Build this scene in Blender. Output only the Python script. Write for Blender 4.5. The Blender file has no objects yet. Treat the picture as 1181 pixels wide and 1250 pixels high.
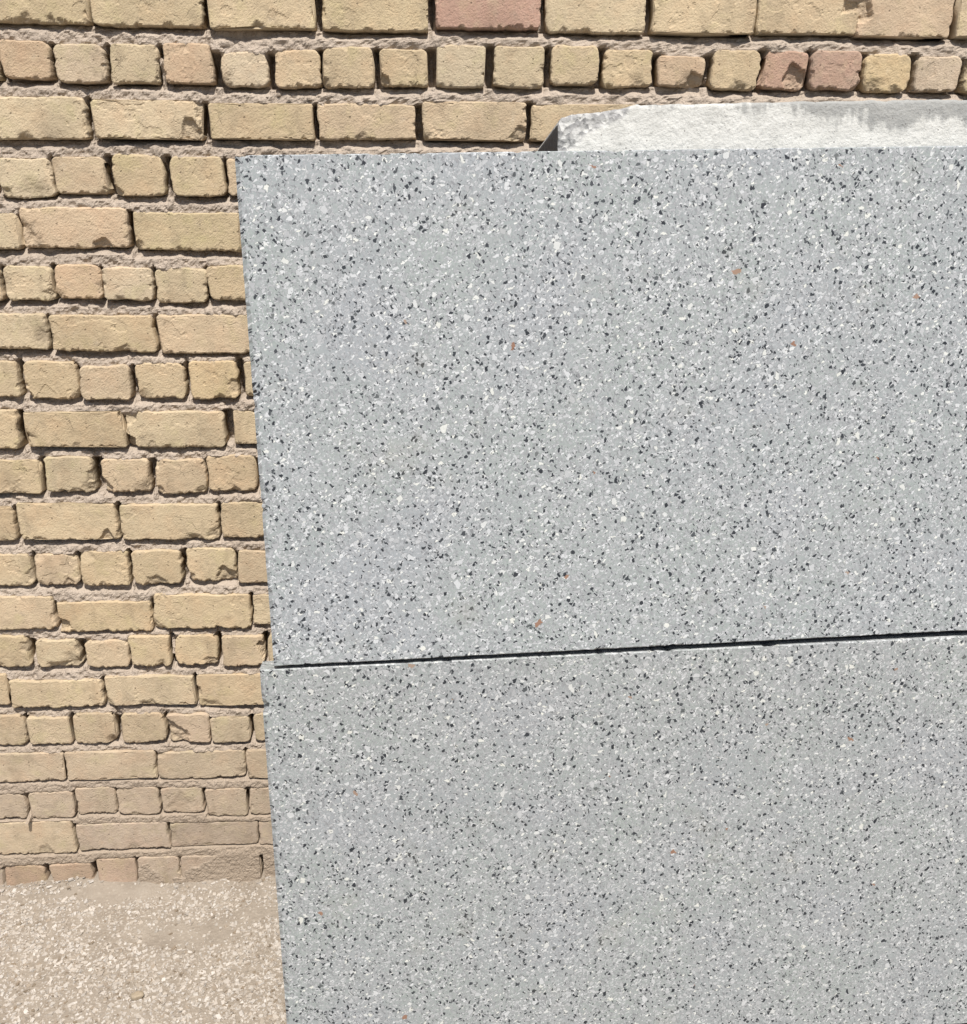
import bpy, math, random
import numpy as np
from mathutils import Matrix, Vector

# ------------------------------------------------------------------ camera, sky, sun, exposure
scene = bpy.context.scene
EYE = Vector((0.0, -2.0102, 1.638))
cam_right = Vector((0.99876, -0.04825, 0.00662)).normalized()
cam_fwd = Vector((0.04792, 0.94948, -0.31011)).normalized()
cam_up = cam_right.cross(cam_fwd).normalized()
cam_right = cam_fwd.cross(cam_up).normalized()
cam_data = bpy.data.cameras.new('camera')
cam = bpy.data.objects.new('camera', cam_data)
scene.collection.objects.link(cam)
M = Matrix((cam_right, cam_up, -cam_fwd)).transposed().to_4x4()
M.translation = EYE
cam.matrix_world = M
cam_data.sensor_fit = 'HORIZONTAL'
cam_data.sensor_width = 36.0
cam_data.lens = 36.0 * 1150.0 / 1181.0
cam_data.clip_start = 0.02
cam_data.clip_end = 500.0
scene.camera = cam

SUN_EL, SUN_AZ = math.radians(60.0), math.radians(9.0)     # azimuth: to the right of the wall's normal
sun_dir = Vector((math.cos(SUN_EL) * math.sin(SUN_AZ), -math.cos(SUN_EL) * math.cos(SUN_AZ), math.sin(SUN_EL)))
world = bpy.data.worlds.new('World')
scene.world = world
world.use_nodes = True
wn = world.node_tree
bg = wn.nodes['Background']
sky = wn.nodes.new('ShaderNodeTexSky')
sky.sky_type = 'NISHITA'
sky.sun_disc = False
sky.sun_elevation = SUN_EL
sky.sun_rotation = math.pi - SUN_AZ
sky.air_density = 1.0
sky.dust_density = 2.0
wn.links.new(sky.outputs[0], bg.inputs[0])
bg.inputs[1].default_value = 0.08
sd = bpy.data.lights.new('sun', 'SUN')
sd.energy = 4.8
sd.angle = math.radians(0.53)
sd.color = (1.0, 0.955, 0.89)
so = bpy.data.objects.new('sun', sd)
scene.collection.objects.link(so)
so.rotation_euler = (-sun_dir).to_track_quat('-Z', 'Y').to_euler()
so.location = (0.5, -4, 8)
scene.view_settings.view_transform = 'Standard'
scene.view_settings.look = 'None'
scene.view_settings.gamma = 1.0
scene.view_settings.exposure = 0.40
scene.cycles.max_bounces = 6

col = scene.collection
rnd = random.Random(7)
rng = np.random.default_rng(11)

# ------------------------------------------------------------------ helpers
def hash01(ix, iz, seed):
    h = (ix.astype(np.int64) * 374761393 + iz.astype(np.int64) * 668265263 + int(seed) * 974711 + 12345) & 0xFFFFFFFF
    h = ((h ^ (h >> 13)) * 1274126177) & 0xFFFFFFFF
    h = ((h ^ (h >> 16)) * 2246822519) & 0xFFFFFFFF
    h = h ^ (h >> 15)
    return (h & 0xFFFFFF) / float(0xFFFFFF)

def vnoise(x, z, scale, seed):
    """smooth value noise in -1..1, feature size = scale (m)"""
    x = np.asarray(x, float) / scale
    z = np.asarray(z, float) / scale
    ix, iz = np.floor(x), np.floor(z)
    fx, fz = x - ix, z - iz
    fx = fx * fx * fx * (fx * (fx * 6 - 15) + 10)
    fz = fz * fz * fz * (fz * (fz * 6 - 15) + 10)
    a, b = hash01(ix, iz, seed), hash01(ix + 1, iz, seed)
    c, d = hash01(ix, iz + 1, seed), hash01(ix + 1, iz + 1, seed)
    return ((a * (1 - fx) + b * fx) * (1 - fz) + (c * (1 - fx) + d * fx) * fz) * 2 - 1

def fbm(x, z, scale, seed, octaves=3, gain=0.5):
    s, amp, tot = 0.0, 1.0, 0.0
    for o in range(octaves):
        s = s + amp * vnoise(x + 0.37 * o * scale, z - 0.21 * o * scale, scale / 2 ** o, seed + 17 * o)
        tot += amp
        amp *= gain
    return s / tot

def sstep(a, b, x):
    t = np.clip((x - a) / (b - a), 0, 1)
    return t * t * (3 - 2 * t)

def mesh_from(name, verts, faces_quads=None, faces_other=(), smooth=True):
    me = bpy.data.meshes.new(name)
    faces = []
    if faces_quads is not None:
        faces += np.asarray(faces_quads).tolist()
    faces += [list(f) for f in faces_other]
    me.from_pydata(np.asarray(verts).tolist(), [], faces)
    if smooth:
        me.polygons.foreach_set('use_smooth', np.ones(len(me.polygons), bool))
    me.update()
    return me

def fast_quads(name, verts, quads, smooth=True):
    """large quad meshes through foreach_set"""
    verts = np.ascontiguousarray(verts, dtype=np.float32)
    quads = np.ascontiguousarray(quads, dtype=np.int32)
    me = bpy.data.meshes.new(name)
    me.vertices.add(len(verts))
    me.vertices.foreach_set('co', verts.ravel())
    me.loops.add(quads.size)
    me.loops.foreach_set('vertex_index', quads.ravel())
    me.polygons.add(len(quads))
    me.polygons.foreach_set('loop_start', np.arange(0, quads.size, 4, dtype=np.int32))
    me.polygons.foreach_set('loop_total', np.full(len(quads), 4, np.int32))
    me.polygons.foreach_set('use_smooth', np.full(len(quads), smooth, bool))
    me.update(calc_edges=True)
    me.validate()
    return me

def link(name, me, parent=None, mat=None):
    o = bpy.data.objects.new(name, me)
    col.objects.link(o)
    if parent:
        o.parent = parent
    if mat and me:
        me.materials.append(mat)
    return o

def tag(o, label=None, cat=None, group=None, kind=None):
    if label: o['label'] = label
    if cat: o['category'] = cat
    if group: o['group'] = group
    if kind: o['kind'] = kind
    return o

def grid_shell(X, Z, Y, back_y, back_dx=None):
    """closed solid: front = height field (arrays nz x nx, y towards +wall), skirt and back at back_y.
    returns verts (n,3), quads, ring of back indices"""
    nz, nx = X.shape
    V = np.stack([X, Y, Z], -1).reshape(-1, 3)
    idx = np.arange(nz * nx).reshape(nz, nx)
    q = np.stack([idx[:-1, :-1], idx[:-1, 1:], idx[1:, 1:], idx[1:, :-1]], -1).reshape(-1, 4)
    ring = np.concatenate([idx[0, :], idx[1:, -1], idx[-1, -2::-1], idx[-2:0:-1, 0]])
    RB = V[ring].copy()
    RB[:, 1] = back_y
    if back_dx is not None:
        RB = back_dx(RB)
    n0 = len(V)
    rb = n0 + np.arange(len(ring))
    sk = np.stack([ring, rb, np.roll(rb, -1), np.roll(ring, -1)], -1)
    return np.concatenate([V, RB]), np.concatenate([q, sk]), rb

# ------------------------------------------------------------------ material helpers
def new_mat(name):
    m = bpy.data.materials.new(name)
    m.use_nodes = True
    nt = m.node_tree
    b = nt.nodes['Principled BSDF']
    return m, nt, b

class NT:
    def __init__(s, nt):
        s.nt = nt
    def n(s, typ, **kw):
        nd = s.nt.nodes.new(typ)
        for k, v in kw.items():
            setattr(nd, k, v)
        return nd
    def put(s, sock, v):
        if hasattr(v, 'is_linked') or isinstance(v, bpy.types.NodeSocket):
            s.nt.links.new(v, sock)
        else:
            sock.default_value = v
    def math(s, op, a, b=0.0, c=None, clamp=False):
        nd = s.n('ShaderNodeMath', operation=op)
        nd.use_clamp = clamp
        s.put(nd.inputs[0], a); s.put(nd.inputs[1], b)
        if c is not None: s.put(nd.inputs[2], c)
        return nd.outputs[0]
    def mix(s, fac, a, b, blend='MIX'):
        nd = s.n('ShaderNodeMix', data_type='RGBA', blend_type=blend)
        s.put(nd.inputs['Factor'], fac)
        s.put(nd.inputs['A'] if False else nd.inputs[6], a)
        s.put(nd.inputs[7], b)
        return nd.outputs[2]
    def noise(s, vec, scale, detail=3.0, rough=0.5, w=None, col=False, dist=0.0):
        nd = s.n('ShaderNodeTexNoise')
        if w is not None:
            nd.noise_dimensions = '4D'
            s.put(nd.inputs['W'], w)
        s.put(nd.inputs['Vector'], vec)
        nd.inputs['Scale'].default_value = scale
        nd.inputs['Detail'].default_value = detail
        nd.inputs['Roughness'].default_value = rough
        nd.inputs['Distortion'].default_value = dist
        return nd.outputs['Color' if col else 'Fac']
    def ramp(s, v, lo, hi, a=0.0, b=1.0, smooth=False):
        nd = s.n('ShaderNodeMapRange')
        nd.clamp = True
        if smooth: nd.interpolation_type = 'SMOOTHSTEP'
        s.put(nd.inputs[0], v)
        nd.inputs[1].default_value = lo; nd.inputs[2].default_value = hi
        nd.inputs[3].default_value = a; nd.inputs[4].default_value = b
        return nd.outputs[0]
    def voro(s, vec, scale, feature='F1', rnd_=1.0):
        nd = s.n('ShaderNodeTexVoronoi', feature=feature)
        s.put(nd.inputs['Vector'], vec)
        nd.inputs['Scale'].default_value = scale
        nd.inputs['Randomness'].default_value = rnd_
        return nd
    def bump(s, h, strength, dist, normal=None):
        nd = s.n('ShaderNodeBump')
        nd.inputs['Strength'].default_value = strength
        nd.inputs['Distance'].default_value = dist
        s.put(nd.inputs['Height'], h)
        if normal is not None: s.put(nd.inputs['Normal'], normal)
        return nd.outputs[0]
    def vmap(s, vec, loc=(0,0,0), rot=(0,0,0), scale=(1,1,1)):
        nd = s.n('ShaderNodeMapping')
        s.put(nd.inputs[0], vec)
        nd.inputs[1].default_value = loc; nd.inputs[2].default_value = rot; nd.inputs[3].default_value = scale
        return nd.outputs[0]
    def vadd(s, a, b, k=1.0, sub=0.5):
        """a + (b-sub)*k"""
        m1 = s.n('ShaderNodeVectorMath', operation='SUBTRACT'); s.put(m1.inputs[0], b); m1.inputs[1].default_value = (sub,)*3
        m2 = s.n('ShaderNodeVectorMath', operation='SCALE'); s.put(m2.inputs[0], m1.outputs[0]); m2.inputs['Scale'].default_value = k
        m3 = s.n('ShaderNodeVectorMath', operation='ADD'); s.put(m3.inputs[0], a); s.put(m3.inputs[1], m2.outputs[0])
        return m3.outputs[0]
    def obj(s):
        return s.n('ShaderNodeTexCoord').outputs['Object']
    def attr(s, name):
        return s.n('ShaderNodeAttribute', attribute_name=name)

def lin(r, g, b):
    f = lambda c: (c / 255 / 12.92) if c <= 10 else ((c / 255 + 0.055) / 1.055) ** 2.4
    return (f(r), f(g), f(b))

def brick_material():
    m, nt, b = new_mat('buff brick')
    k = NT(nt)
    oi = k.n('ShaderNodeObjectInfo')
    p = k.obj()
    w = k.math('MULTIPLY', oi.outputs['Random'], 50.0)
    cav = k.attr('brick_tint')
    base = k.mix(k.attr('use_tint').outputs['Fac'], oi.outputs['Color'], cav.outputs['Color'])
    big = k.noise(p, 9.0, 4.0, 0.55, w)
    mid = k.noise(p, 45.0, 5.0, 0.6, w)
    fine = k.noise(p, 420.0, 3.0, 0.65, w)
    v = k.ramp(big, 0.3, 0.7, 0.86, 1.1)
    comb = k.n('ShaderNodeCombineColor')
    for i in range(3): k.put(comb.inputs[i], v)
    c = k.mix(1.0, base, comb.outputs[0], 'MULTIPLY')
    # pinkish, ochre and greyish blotches of the firing
    hue = k.noise(p, 17.0, 4.0, 0.6, k.math('ADD', w, 17.0))
    c = k.mix(k.ramp(hue, 0.50, 0.66, 0.0, 0.35), c, k.mix(1.0, c, (1.06, 0.92, 0.86, 1), 'MULTIPLY'))
    c = k.mix(k.ramp(hue, 0.46, 0.32, 0.0, 0.7), c, k.mix(1.0, c, (0.95, 1.0, 0.88, 1), 'MULTIPLY'))
    c = k.mix(k.ramp(mid, 0.52, 0.72, 0.0, 0.4), c, (0.50, 0.40, 0.27, 1))
    stain = k.noise(k.vmap(p, scale=(1, 1, 0.35)), 26.0, 5.0, 0.62, k.math('ADD', w, 9.0))
    c = k.mix(k.ramp(stain, 0.53, 0.74, 0.0, 0.55), c, (0.235, 0.185, 0.125, 1))
    c = k.mix(k.ramp(fine, 0.30, 0.43, 0.42, 0.0), c, (0.16, 0.12, 0.085, 1))
    c = k.mix(k.ramp(fine, 0.62, 0.78, 0.0, 0.25), c, (0.62, 0.54, 0.41, 1))
    po = k.voro(k.vadd(p, k.noise(p, 300.0, 2.0, col=True), 0.004), 150.0)
    prgb = k.n('ShaderNodeSeparateColor'); k.put(prgb.inputs[0], po.outputs['Color'])
    pore = k.math('MULTIPLY', k.ramp(po.outputs['Distance'], 0.22, 0.34, 1.0, 0.0), k.math('LESS_THAN', prgb.outputs[0], 0.05))
    c = k.mix(k.math('MULTIPLY', pore, 0.6), c, (0.13, 0.095, 0.065, 1))
    salt = k.noise(p, 22.0, 6.0, 0.7, k.math('ADD', w, 43.0))
    c = k.mix(k.ramp(salt, 0.60, 0.74, 0.0, 0.35), c, (0.56, 0.49, 0.385, 1))
    soot = k.noise(p, 33.0, 6.0, 0.72, k.math('ADD', w, 71.0))
    c = k.mix(k.ramp(soot, 0.57, 0.70, 0.0, 0.38), c, (0.20, 0.17, 0.13, 1))
    # broken places show the coarser, greyer body of the brick
    chip = k.attr('chip').outputs['Fac']
    c = k.mix(k.math('MULTIPLY', chip, 0.5), c, (0.31, 0.25, 0.18, 1))
    k.put(b.inputs['Base Color'], c)
    b.inputs['Roughness'].default_value = 0.92
    b.inputs['Specular IOR Level'].default_value = 0.25
    pit = k.voro(p, 260.0)
    # fine drying cracks and creases
    pw = k.vadd(k.vmap(p, loc=(0.3, 0, 0.7), scale=(1, 1, 1.6)), k.noise(p, 30.0, 4.0, 0.6, w, True), 0.05)
    ck = k.voro(k.vadd(pw, oi.outputs['Random'], 3.0), 16.0, 'DISTANCE_TO_EDGE')
    ck = k.math('MULTIPLY', k.ramp(ck.outputs['Distance'], 0.0, 0.022, 1.0, 0.0), k.ramp(k.noise(p, 14.0, 2.0, 0.5, k.math('ADD', w, 31.0)), 0.58, 0.66))
    c = k.mix(k.math('MULTIPLY', ck, 0.4), c, (0.17, 0.13, 0.09, 1))
    k.put(b.inputs['Base Color'], c)
    h = k.math('ADD', k.math('SUBTRACT', k.noise(p, 290.0, 5.0, 0.66, w), k.math('ADD', k.math('MULTIPLY', ck, 0.5), k.math('MULTIPLY', pore, 0.9))), k.math('MULTIPLY', k.ramp(pit.outputs['Distance'], 0.0, 0.25, -0.6, 0.0), 0.5))
    k.put(b.inputs['Normal'], k.bump(h, 0.7, 0.0024))
    return m

def mortar_material():
    m, nt, b = new_mat('cement mortar')
    k = NT(nt)
    p = k.obj()
    big = k.noise(p, 3.2, 4.0, 0.55)
    mid = k.noise(p, 38.0, 5.0, 0.6)
    fine = k.noise(p, 520.0, 3.0, 0.65)
    c = k.mix(k.ramp(big, 0.35, 0.65), (0.405, 0.338, 0.275, 1), (0.465, 0.392, 0.322, 1))
    c = k.mix(k.ramp(mid, 0.5, 0.75, 0.0, 0.5), c, (0.26, 0.215, 0.17, 1))
    c = k.mix(k.ramp(fine, 0.30, 0.45, 0.55, 0.0), c, (0.17, 0.135, 0.105, 1))
    c = k.mix(k.ramp(fine, 0.60, 0.75, 0.0, 0.35), c, (0.58, 0.52, 0.44, 1))
    # mud splashed up from the ground near the foot of the wall
    sep = k.n('ShaderNodeSeparateXYZ'); k.put(sep.inputs[0], p)
    mud = k.ramp(k.math('ADD', sep.outputs[2], k.math('MULTIPLY', k.noise(p, 7.0, 4.0), 0.25)), 0.28, 0.72, 0.9, 0.0, True)
    c = k.mix(mud, c, (0.355, 0.287, 0.22, 1))
    k.put(b.inputs['Base Color'], c)
    b.inputs['Roughness'].default_value = 0.95
    b.inputs['Specular IOR Level'].default_value = 0.2
    pv = k.vadd(p, k.noise(p, 120.0, 3.0, 0.6, col=True), 0.012)
    cr = k.voro(pv, 85.0)
    h = k.math('ADD', k.noise(p, 110.0, 6.0, 0.7), k.math('MULTIPLY', cr.outputs['Distance'], -0.45))
    k.put(b.inputs['Normal'], k.bump(h, 1.0, 0.0065))
    return m

def terrazzo_material():
    m, nt, b = new_mat('grey terrazzo')
    k = NT(nt)
    oi = k.n('ShaderNodeObjectInfo')
    off = k.n('ShaderNodeVectorMath', operation='SCALE')
    off.inputs[0].default_value = (13.7, 5.3, 9.1)
    k.put(off.inputs['Scale'], oi.outputs['Random'])
    # flat coordinates: across and up the panel, with the thickness folded in so that the edges carry chips too
    so3 = k.n('ShaderNodeSeparateXYZ'); k.put(so3.inputs[0], k.obj())
    cmb = k.n('ShaderNodeCombineXYZ')
    k.put(cmb.inputs[0], k.math('ADD', so3.outputs[0], k.math('MULTIPLY', so3.outputs[1], 0.83)))
    k.put(cmb.inputs[1], k.math('ADD', so3.outputs[2], k.math('MULTIPLY', so3.outputs[1], 0.77)))
    ad = k.n('ShaderNodeVectorMath', operation='ADD')
    k.put(ad.inputs[0], cmb.outputs[0]); k.put(ad.inputs[1], off.outputs[0])
    p0 = ad.outputs[0]
    warp = k.noise(p0, 190.0, 2.0, 0.5, col=True)
    p = k.vadd(p0, warp, 0.0068)
    big = k.noise(p0, 4.2, 3.0, 0.5)
    big2 = k.noise(k.vmap(p0, loc=(3, 1, 7)), 7.0, 3.0, 0.5)
    cem = k.noise(p0, 240.0, 4.0, 0.6)
    c = k.mix(k.ramp(cem, 0.3, 0.7), (0.240, 0.257, 0.255, 1), (0.305, 0.323, 0.320, 1))
    c = k.mix(k.ramp(big, 0.44, 0.62, 0.0, 0.5), c, (0.270, 0.276, 0.306, 1))
    c = k.mix(k.ramp(big2, 0.45, 0.65, 0.0, 0.35), c, (0.250, 0.282, 0.262, 1))
    dens = k.ramp(k.noise(k.vmap(p0, loc=(2, 5, 0)), 13.0, 3.0, 0.6), 0.3, 0.7, 0.72, 1.28)
    def layer(c, scale, loc, rot, sc, prob, tlo, thi, pal, soft=0.02, alpha=1.0, rim=0.0):
        q = k.vmap(k.vmap(p, loc=loc, rot=rot), scale=(sc[0] * 1.05, sc[1] * 1.05, 1))
        f1 = k.voro(q, scale); f1.voronoi_dimensions = '2D'
        ed = k.voro(q, scale, 'DISTANCE_TO_EDGE'); ed.voronoi_dimensions = '2D'
        rgb = k.n('ShaderNodeSeparateColor'); k.put(rgb.inputs[0], f1.outputs['Color'])
        t = k.ramp(rgb.outputs[1], 0, 1, tlo, thi)
        inside = k.ramp(k.math('SUBTRACT', ed.outputs['Distance'], t), 0.0, soft)
        on = k.math('LESS_THAN', rgb.outputs[0], k.math('MULTIPLY', dens, prob))
        ramp = k.n('ShaderNodeValToRGB')
        ramp.color_ramp.interpolation = 'LINEAR'
        el = ramp.color_ramp.elements
        while len(el) < len(pal): el.new(0.5)
        for i, (pos, cc) in enumerate(pal):
            el[i].position = pos; el[i].color = (*cc, 1)
        k.put(ramp.inputs[0], rgb.outputs[2])
        if rim:                                    # cement shrinks away round a chip: a thin darker line
            rf = k.math('MULTIPLY', k.ramp(k.math('SUBTRACT', ed.outputs['Distance'], t), -0.075, -0.01, 0.0, 1.0), on)
            c = k.mix(k.math('MULTIPLY', rf, rim), c, (0.10, 0.108, 0.108, 1))
        fac = k.math('MULTIPLY', k.math('MULTIPLY', inside, on), alpha)
        return k.mix(fac, c, ramp.outputs[0]), fac
    G = lambda v, t=0.0: (v - t, v, v + 0.012 + t)
    light = [(0.0, G(0.17)), (0.25, G(0.25)), (0.7, G(0.315)), (0.88, G(0.385)), (1.0, G(0.50))]
    white = [(0.0, G(0.34)), (0.5, G(0.44)), (0.85, G(0.56)), (1.0, (0.64, 0.63, 0.585))]
    dark = [(0.0, (0.012, 0.015, 0.021)), (0.6, (0.026, 0.03, 0.037)), (0.86, (0.06, 0.066, 0.072)), (1.0, (0.12, 0.127, 0.127))]
    rust = [(0.0, (0.20, 0.09, 0.05)), (0.6, (0.25, 0.135, 0.085)), (1.0, (0.28, 0.21, 0.165))]
    Z = lambda a: (0, 0, a)
    c, _ = layer(c, 235, (0, 0, 0), Z(0.5), (1, 1.9, 1), 0.46, 0.03, 0.18, light, 0.05, 0.75)
    c, _ = layer(c, 220, (4, 1, 0), Z(2.0), (1, 2.1, 1), 0.42, 0.03, 0.19, light, 0.05, 0.75)
    c, _ = layer(c, 140, (2, 1, 0), Z(1.2), (1, 1.7, 1), 0.26, 0.04, 0.22, light, 0.04, 0.8, 0.45)
    c, _ = layer(c, 150, (7, 3, 0), Z(2.6), (1, 2.0, 1), 0.27, 0.05, 0.23, white, 0.03, 0.95, 0.5)
    c, _ = layer(c, 100, (5, 9, 0), Z(0.1), (1, 1.5, 1), 0.16, 0.06, 0.26, white, 0.03, 0.8, 0.45)
    c, _ = layer(c, 66, (1, 8, 0), Z(1.7), (1, 1.35, 1), 0.10, 0.10, 0.28, white, 0.025, 0.72, 0.45)
    c, d1 = layer(c, 240, (5, 2, 0), Z(0.8), (1, 1.7, 1), 0.06, 0.05, 0.24, dark, 0.05, 0.85)
    c, d2 = layer(c, 118, (3, 6, 0), Z(2.3), (1, 1.3, 1), 0.085, 0.08, 0.27, dark, 0.03, 0.98)
    c, d4 = layer(c, 150, (8, 2, 0), Z(1.0), (1, 1.5, 1), 0.065, 0.06, 0.24, dark, 0.04, 0.97)
    c, d3 = layer(c, 84, (9, 4, 0), Z(0.3), (1, 1, 1), 0.0011, 0.08, 0.25, rust, 0.03, 0.9)
    stain = k.noise(k.vmap(p0, loc=(6, 2, 0)), 9.0, 5.0, 0.62)
    c = k.mix(k.ramp(stain, 0.60, 0.78, 0.0, 0.22), c, (0.30, 0.285, 0.235, 1))
    c = k.mix(k.ramp(k.noise(k.vmap(p0, loc=(1, 9, 0), scale=(1.0, 0.45, 1)), 22.0, 6.0, 0.66), 0.58, 0.74, 0.0, 0.14), c, (0.16, 0.165, 0.165, 1))
    c = k.mix(1.0, c, (1.025, 1.06, 1.07, 1), 'MULTIPLY')
    c = k.mix(1.0, c, oi.outputs['Color'], 'MULTIPLY')
    k.put(b.inputs['Base Color'], c)
    k.put(b.inputs['Roughness'], k.ramp(cem, 0.3, 0.7, 0.42, 0.6))
    b.inputs['Specular IOR Level'].default_value = 0.4
    k.put(b.inputs['Normal'], k.bump(k.noise(p0, 900.0, 2.0), 0.12, 0.0006))
    return m

def white_block_material():
    m, nt, b = new_mat('white cement')
    k = NT(nt)
    p = k.obj()
    sep = k.n('ShaderNodeSeparateXYZ'); k.put(sep.inputs[0], p)
    x, z = sep.outputs[0], sep.outputs[2]
    fine = k.noise(p, 300.0, 4.0, 0.6)
    mid = k.noise(p, 30.0, 5.0, 0.6)
    c = k.mix(k.ramp(mid, 0.4, 0.7), (0.54, 0.54, 0.515, 1), (0.46, 0.46, 0.436, 1))
    # grey run-off stain along the top, with drips
    drip = k.noise(k.vmap(p, scale=(1, 1, 0.14)), 95.0, 4.0, 0.6)
    blot = k.noise(p, 12.0, 4.0, 0.55)
    lim = k.math('ADD', k.math('ADD', z, k.math('MULTIPLY', k.math('SUBTRACT', drip, 0.5), 0.05)),
                 k.math('MULTIPLY', k.math('SUBTRACT', blot, 0.5), 0.11))
    depth = k.ramp(x, 0.78, 1.15, 0.082, 0.040)
    st = k.ramp(k.math('SUBTRACT', lim, depth), -0.006, 0.012, 0.0, 0.7, True)
    c = k.mix(st, c, k.mix(k.ramp(mid, 0.35, 0.65), (0.155, 0.16, 0.16, 1), (0.26, 0.262, 0.255, 1)))
    c = k.mix(k.ramp(fine, 0.30, 0.42, 0.6, 0.0), c, (0.24, 0.235, 0.22, 1))
    c = k.mix(k.ramp(k.noise(p, 55.0, 6.0, 0.7), 0.56, 0.68, 0.0, 0.45), c, (0.33, 0.33, 0.315, 1))
    # broken corner: grey body with chips of stone
    chip = k.attr('chip').outputs['Fac']
    v = k.voro(p, 130.0)
    rgb = k.n('ShaderNodeSeparateColor'); k.put(rgb.inputs[0], v.outputs['Color'])
    agg = k.mix(k.ramp(rgb.outputs[0], 0.3, 0.95), (0.27, 0.27, 0.27, 1), (0.50, 0.50, 0.485, 1))
    c = k.mix(chip, c, agg)
    c = k.mix(k.attr('side').outputs['Fac'], c, (0.10, 0.102, 0.108, 1))  # left end face is coloured a darker grey than the rest
    pp = k.voro(p, 170.0); pr = k.n('ShaderNodeSeparateColor'); k.put(pr.inputs[0], pp.outputs['Color'])
    c = k.mix(k.math('MULTIPLY', k.ramp(pp.outputs['Distance'], 0.2, 0.3, 0.7, 0.0), k.math('LESS_THAN', pr.outputs[0], 0.06)), c, (0.12, 0.115, 0.11, 1))
    k.put(b.inputs['Base Color'], c)
    b.inputs['Roughness'].default_value = 0.85
    b.inputs['Specular IOR Level'].default_value = 0.25
    h = k.math('ADD', k.noise(p, 110.0, 5.0, 0.65), k.math('MULTIPLY', k.math('MULTIPLY', v.outputs['Distance'], chip), 0.6))
    k.put(b.inputs['Normal'], k.bump(h, 0.8, 0.0045))
    return m

def ground_material():
    m, nt, b = new_mat('pale dust')
    k = NT(nt)
    p = k.obj()
    mid = k.noise(p, 16.0, 5.0, 0.6)
    big = k.noise(p, 2.2, 4.0, 0.55)
    v = k.voro(k.vadd(p, k.noise(p, 90.0, 2.0, col=True), 0.008), 120.0)
    rgb = k.n('ShaderNodeSeparateColor'); k.put(rgb.inputs[0], v.outputs['Color'])
    c = k.mix(k.ramp(mid, 0.35, 0.7), (0.238, 0.203, 0.165, 1), (0.302, 0.262, 0.216, 1))
    c = k.mix(k.ramp(big, 0.4, 0.65, 0.0, 0.3), c, (0.225, 0.185, 0.145, 1))
    c = k.mix(k.math('MULTIPLY', k.ramp(rgb.outputs[0], 0.5, 1.0), k.ramp(v.outputs['Distance'], 0.45, 0.3, 0.0, 0.55)), c, (0.38, 0.335, 0.28, 1))
    k.put(b.inputs['Base Color'], c)
    b.inputs['Roughness'].default_value = 0.97
    b.inputs['Specular IOR Level'].default_value = 0.15
    h = k.math('ADD', k.noise(p, 120.0, 6.0, 0.7), k.math('MULTIPLY', v.outputs['Distance'], -0.5))
    k.put(b.inputs['Normal'], k.bump(h, 0.7, 0.004))
    return m

def gravel_material():
    m, nt, b = new_mat('pale stone chips')
    k = NT(nt)
    p = k.obj()
    c = k.attr('chip_color').outputs['Color']
    c = k.mix(k.ramp(k.noise(p, 260.0, 4.0, 0.6), 0.4, 0.7, 0.0, 0.4), c, (0.28, 0.235, 0.18, 1))
    k.put(b.inputs['Base Color'], c)
    b.inputs['Roughness'].default_value = 0.9
    b.inputs['Specular IOR Level'].default_value = 0.25
    k.put(b.inputs['Normal'], k.bump(k.noise(p, 500.0, 3.0), 0.4, 0.001))
    return m

def plain_material(name, color, rough):
    m, nt, b = new_mat(name)
    k = NT(nt)
    p = k.obj()
    n = k.noise(p, 70.0, 4.0, 0.6)
    c = k.mix(k.ramp(n, 0.3, 0.7), (*[v * 0.75 for v in color], 1), (*[v * 1.2 for v in color], 1))
    k.put(b.inputs['Base Color'], c)
    b.inputs['Roughness'].default_value = rough
    k.put(b.inputs['Normal'], k.bump(n, 0.4, 0.002))
    return m

MAT_BRICK, MAT_MORTAR, MAT_TERRAZZO = brick_material(), mortar_material(), terrazzo_material()
MAT_WHITE, MAT_GROUND, MAT_GRAVEL = white_block_material(), ground_material(), gravel_material()
MAT_RUBBER = plain_material('black rubber', (0.02, 0.02, 0.024), 0.8)
MAT_PEBBLE = plain_material('tan pebble', (0.30, 0.245, 0.175), 0.85)

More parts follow.
